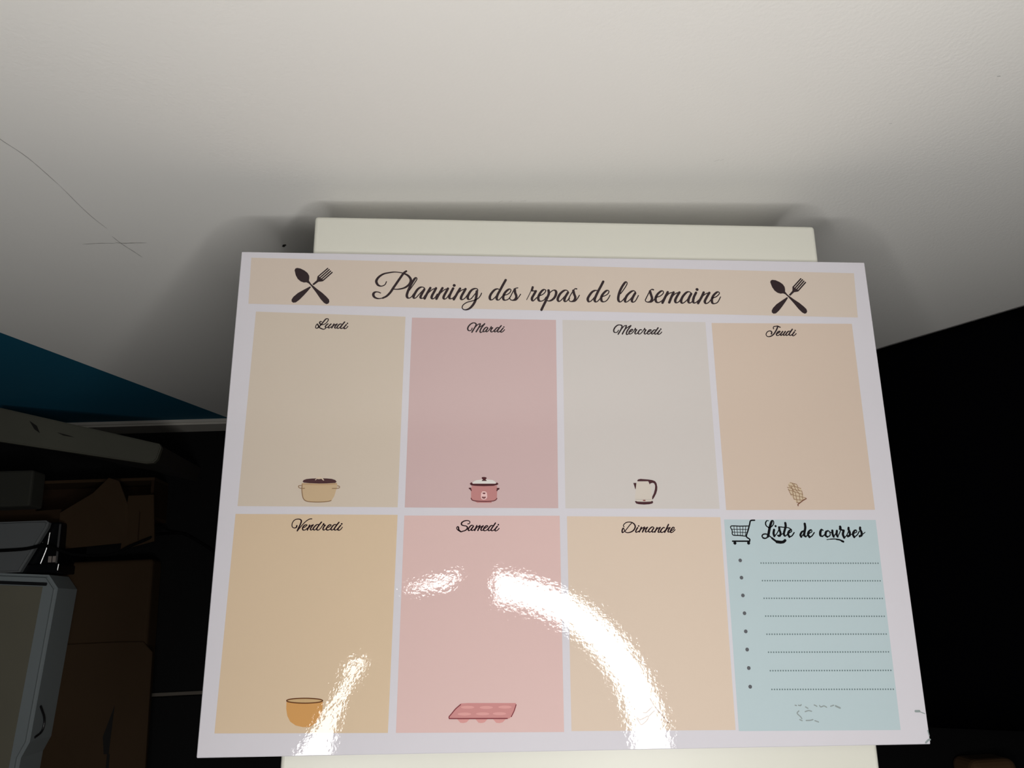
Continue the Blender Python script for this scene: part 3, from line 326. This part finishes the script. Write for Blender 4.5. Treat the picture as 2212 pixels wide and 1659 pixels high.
IC={'ink':(45,35,35),'tan':(191,167,135),'brown':(78,54,56),'tanlight':(206,188,166),'tanline':(140,112,86),'tanmid':(179,149,115),'pink':(182,128,126),'lidwhite':(212,208,203),
 'maroon':(78,43,46),'maroon2':(104,58,61),'palepink':(223,188,186),'palepink2':(177,140,138),'kettlebody':(201,192,182),'maroon3':(74,48,52),'rosebrown':(140,89,86),'greyline':(167,162,153),
 'glovetan':(197,179,154),'glovebrown':(140,110,86),'gloveedge':(119,82,67),'orange':(199,149,91),'tanbowl':(192,162,119),'bowlrim':(100,61,37),'rose':(193,136,134),'rosepale':(205,149,145),'roselight':(208,153,149),
 'rosedark':(125,61,67),'toolbrown':(121,97,84),'black':(20,20,22),'smudge':(140,150,149)}
IM={k:gloss('print_'+k,v) for k,v in IC.items()}
INM={'cutlery_left':('cutlery_emblem','dark crossed spoon and fork left of the title'),'cutlery_right':('cutlery_emblem','dark crossed spoon and fork right of the title'),
 'pot':('casserole_picture','tan casserole with a brown lid'),'slow_cooker':('slow_cooker_picture','pink slow cooker with a white lid'),'kettle':('kettle_picture','pale kettle with a dark handle'),
 'oven_glove':('oven_glove_picture','checked tan oven glove'),'mixing_bowl':('bowl_picture','orange mixing bowl'),'muffin_tray':('muffin_tray_picture','rose pink muffin tray'),
 'rolling_tools':('utensil_picture','faint brown kitchen utensils'),'shopping_cart':('cart_picture','black shopping cart'),'smudge':('smudge',None)}
for k,rows in list(ICONS.items()):
    if k!='smudge': continue
    ICONS.pop(k)
    for n_,rw in enumerate(rows): ICONS['smudge%d'%n_]=[rw]
for k,rows in ICONS.items():
    bm=bmesh.new(); ml=[]
    for ri,(ty,mk,w,*a) in enumerate(rows):
        n0=len(bm.faces); z=Z2+.000012*ri; pts=V2(a)
        if ty=='f':
            if k!='shopping_cart' and len(pts)>6 and 'cutlery' not in k and mk not in('tanlight','rose'): pass
            f=bm.faces.new([bm.verts.new((x,y,z)) for x,y in pts]); f.normal_update()
            if f.normal.z<0: f.normal_flip()
            bmesh.ops.triangulate(bm,faces=[f],ngon_method='EAR_CLIP')
        elif ty=='c': disc(bm,pts[0][0],pts[0][1],w*1e-5,z)
        else: ribbon(bm,pts,w*1e-5,w*1e-5,z,auto=False)
        if mk not in ml: ml.append(mk)
        bm.faces.ensure_lookup_table()
        for f in bm.faces[n0:]: f.material_index=ml.index(mk)
    nm,lb_=INM['smudge' if k.startswith('smudge') else k]; tag(put(nm,bm,[IM[q] for q in ml],PL),lb_)
grey=gloss('print_grey',(92,94,98)); dotm=gloss('print_dots',(104,120,122))
for i,(x,y) in enumerate(BULLETS):
    bm=bmesh.new(); disc(bm,x*1e-5,y*1e-5,.0011,Z2,16); put('bullet',bm,grey,PL)
    x0,y0,x1,y1=RULES[i]; bm=bmesh.new(); nd=48
    for k in range(nd):
        t=k/(nd-1); disc(bm,(x0+(x1-x0)*t)*1e-5,(y0+(y1-y0)*t)*1e-5,.00046,Z2,8)
    put('dotted_line',bm,dotm,PL)
# ---------------------------------------------------------------- things on the floor, left
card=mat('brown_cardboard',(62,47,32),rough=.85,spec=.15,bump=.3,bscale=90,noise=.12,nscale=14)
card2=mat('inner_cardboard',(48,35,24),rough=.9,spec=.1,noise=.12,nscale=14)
tape=mat('dark_slot',(14,11,9),rough=.9)
BX=thing('cardboard_box','large flattened brown cardboard box lying on the floor under the white appliance','box',(-.65,-.116,0))
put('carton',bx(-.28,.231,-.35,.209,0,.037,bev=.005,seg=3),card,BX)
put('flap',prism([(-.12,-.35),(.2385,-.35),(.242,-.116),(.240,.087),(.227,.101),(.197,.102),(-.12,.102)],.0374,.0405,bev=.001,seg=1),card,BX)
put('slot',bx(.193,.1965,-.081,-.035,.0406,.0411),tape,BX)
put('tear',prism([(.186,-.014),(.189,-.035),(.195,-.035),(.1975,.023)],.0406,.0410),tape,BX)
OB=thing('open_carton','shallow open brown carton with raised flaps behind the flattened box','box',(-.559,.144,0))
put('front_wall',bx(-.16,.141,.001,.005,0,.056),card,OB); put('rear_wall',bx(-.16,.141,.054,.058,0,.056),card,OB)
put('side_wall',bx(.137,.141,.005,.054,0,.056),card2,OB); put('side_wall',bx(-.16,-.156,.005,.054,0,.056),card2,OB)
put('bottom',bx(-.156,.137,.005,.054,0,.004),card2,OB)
def sheet(pts,th=.003):
    bm=bmesh.new(); f=bm.faces.new([bm.verts.new(p) for p in pts]); f.normal_update(); n=f.normal.copy()
    r=bmesh.ops.extrude_face_region(bm,geom=[f])
    for v in r['geom']:
        if isinstance(v,bmesh.types.BMVert): v.co-=n*th
    bmesh.ops.recalc_face_normals(bm,faces=bm.faces); return bm
put('flap',sheet([(.025,-.036,.063),(.025,.012,.066),(.068,.036,.072),(.088,.056,.074),(.100,.052,.070),(.112,.020,.064),(.116,-.030,.060)]),card,OB)
put('flap',sheet([(.106,-.040,.060),(.112,.032,.064),(.146,.032,.066),(.150,-.030,.062)]),card,OB)
put('crease',sheet([(.128,-.028,.0655),(.128,.030,.0670),(.1295,.030,.0670),(.1295,-.028,.0656)],.0004),card2,OB)
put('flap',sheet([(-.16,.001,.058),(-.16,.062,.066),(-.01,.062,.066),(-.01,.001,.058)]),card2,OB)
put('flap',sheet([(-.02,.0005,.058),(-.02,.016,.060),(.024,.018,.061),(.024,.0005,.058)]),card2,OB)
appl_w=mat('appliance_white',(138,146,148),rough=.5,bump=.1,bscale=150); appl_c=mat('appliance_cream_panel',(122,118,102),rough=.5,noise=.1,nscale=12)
red=mat('brown_red_label',(84,64,58),rough=.6)
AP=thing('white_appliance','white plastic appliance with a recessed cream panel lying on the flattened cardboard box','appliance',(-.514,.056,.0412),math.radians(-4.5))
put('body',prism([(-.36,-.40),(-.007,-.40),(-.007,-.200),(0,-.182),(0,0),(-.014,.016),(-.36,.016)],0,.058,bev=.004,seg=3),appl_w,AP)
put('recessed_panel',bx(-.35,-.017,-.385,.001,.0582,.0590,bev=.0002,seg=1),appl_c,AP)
put('rim_shadow',bx(-.35,-.012,.0022,.0062,.0582,.0600,bev=.0008,seg=1),plastic_dark,AP)  # dark strip painted in as the shadow line along the panel's top rim
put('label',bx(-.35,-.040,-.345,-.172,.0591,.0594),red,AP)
bm=bmesh.new(); tube(bm,[(.0008,-.142,.045),(.0012,-.158,.030),(.0012,-.172,.030),(.0008,-.178,.045)],.0014); put('notch',bm,plastic_dark,AP)
met=mat('bright_metal',(200,200,200),rough=.3,metal=1); lab=mat('pale_pin',(150,140,134),rough=.5)
lampm=mat('glossy_black',(10,11,14),rough=.35,spec=.3)
BU=thing('black_device','black electronic unit with thin bright metal strips beside the white appliance','device',(-.5375,.109,0))
put('body',bx(-.065,.014,-.030,.033,0,.083,bev=.003,seg=2),lampm,BU)
put('ledge',bx(-.065,.016,-.033,-.021,.0,.087,bev=.001,seg=1),lampm,BU)
bm=bmesh.new(); tube(bm,[(.0012,.019,.0850),(-.0006,0,.0850),(-.0064,-.0205,.0850)],.0011); put('metal_strip',bm,met,BU)
bm=bmesh.new(); tube(bm,[(.0165,-.022,.085),(.0157,-.030,.085)],.0011,smooth=False); put('metal_strip',bm,met,BU)
for x in (.0043,.0098): put('pin',bx(x-.0020,x+.0020,-.0193,-.0115,.0830,.0846),lab,BU)
for (x,y) in ((-.0076,.007),(-.026,-.0263)):
    bm=bmesh.new(); bmesh.ops.create_uvsphere(bm,u_segments=8,v_segments=6,radius=.0011,matrix=Matrix.Translation((x,y,.0872 if y<0 else .0835))); put('screw',bm,met,BU)
tag(put('grey_lid',prism([(-.16,.034),(-.001,.034),(.0030,.031),(.0020,.025),(-.0265,-.031),(-.16,-.031)],0,.009,bev=.0025,seg=3),mat('grey_plastic',(104,107,108),rough=.55),loc=(-.5375,.109,.0875)),
  'grey plastic lid lying on the black device behind the white appliance','lid')
bm=bmesh.new(); tube(bm,[(-.74,.104,.0990),(-.62,.1055,.0990),(-.562,.1065,.0990),(-.534,.110,.0965),(-.505,.099,.080),(-.462,.098,.0695),(-.440,.108,.0670),(-.418,.117,.066),(-.409,.124,.055),(-.408,.128,.02),(-.398,.130,.0035),(-.383,.125,.0025),(-.345,.10,.0025),(-.30,.06,.0025)],.0021,seg=8)
tag(put('power_cable',bm,mat('black_rubber',(8,8,9),rough=.9,spec=.1),smooth=True),'thin black cable running over the grey lid and boxes to the floor','cable')
# white edged panel behind
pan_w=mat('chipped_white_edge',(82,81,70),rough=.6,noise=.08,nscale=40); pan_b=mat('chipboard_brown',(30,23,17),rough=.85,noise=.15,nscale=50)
WP=thing('white_board','white edged board standing on edge between the boxes and the wall','board',(-.3706,.2235,0),math.radians(-14.8))
put('core',bx(-.208,-.0035,-.021,-.001,0,.162),pan_b,WP)
put('white_edge',prism([(-.210,-.042),(-.012,-.0275),(-.003,-.0245),(0,-.019),(0,-.004),(-.004,0),(-.210,0)],.162,.170,bev=.0015,seg=2),pan_w,WP)
put('chip',sheet([(-.168,-.008,.1706),(-.158,-.017,.1706),(-.150,-.020,.1706),(-.157,-.012,.1706)],.0005),tape,WP)
put('chip',sheet([(-.130,-.0145,.1706),(-.114,-.015,.1706),(-.107,-.0158,.1706),(-.121,-.0165,.1706)],.0005),tape,WP)
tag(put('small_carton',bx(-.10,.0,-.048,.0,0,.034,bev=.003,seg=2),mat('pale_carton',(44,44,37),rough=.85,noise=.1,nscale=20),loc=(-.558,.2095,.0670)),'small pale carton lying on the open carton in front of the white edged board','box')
# ---------------------------------------------------------------- things on the floor, right
bagm=mat('black_cloth',(5,5,7),rough=1,spec=.0,bump=.4,bscale=300)
BG=thing('black_bag','large soft black cloth bag slumped against the wall right of the table','bag',(.80,.06,0))
bm=bmesh.new(); nx,ny=34,24; X0,X1,Y0,Y1=.492,1.15,-.15,.2825; gv=[]
for j_ in range(ny+1):
    row=[]
    for i_ in range(nx+1):
        u,v=i_/nx,j_/ny; x=X0+(X1-X0)*u**1.3; y=Y0+(Y1-Y0)*v
        zt=.312+1.55*(x-.503) if x>.503 else .312
        zt=min(zt,.50+.10*(1-math.exp(-max(0,x-.62)/.1)))
        t=(Y1-y)/(Y1-Y0); z=zt*(1-.30*t*t)-.012*math.sin(23*x+9*y)*t*t
        e=min(1,u/.05); z-=.05*(1-e)**2; e=min(1,v/.12); z-=.07*(1-e)**2
        e=min(1,(1-u)/.08); z-=.1*(1-e)**2
        row.append(bm.verts.new((x-.80,y-.06,z)))
    gv.append(row)
for j_ in range(ny):
    for i_ in range(nx): bm.faces.new((gv[j_][i_],gv[j_][i_+1],gv[j_+1][i_+1],gv[j_+1][i_]))
rim=[gv[0][i_] for i_ in range(nx+1)]+[gv[j_][nx] for j_ in range(1,ny+1)]+[gv[ny][i_] for i_ in range(nx-1,-1,-1)]+[gv[j_][0] for j_ in range(ny-1,0,-1)]
lo=[bm.verts.new((v.co.x*.99,v.co.y*(.99 if v.co.y<0 else 1),0)) for v in rim]
for k in range(len(rim)): q=(k+1)%len(rim); bm.faces.new((rim[k],lo[k],lo[q],rim[q]))
bm.faces.new(lo[::-1]); bmesh.ops.recalc_face_normals(bm,faces=bm.faces)
put('body',bm,bagm,BG,smooth=True)
bm=bmesh.new(); tube(bm,[(.0,-.10,.43),(.02,-.12,.50),(.10,-.12,.53),(.18,-.12,.50),(.20,-.10,.44)],.008); put('handle',bm,bagm,BG,smooth=True)
LB=thing('low_carton','small low brown carton on the floor in front of the black bag','box',(.700,-.232,0))
put('carton',bx(-.025,.040,-.12,.015,0,.055,bev=.012,seg=4),mat('bare_cardboard',(88,62,36),rough=.85,noise=.1,nscale=14),LB)
put('tape',bx(.002,.014,-.105,.0,.0552,.0555),card2,LB)
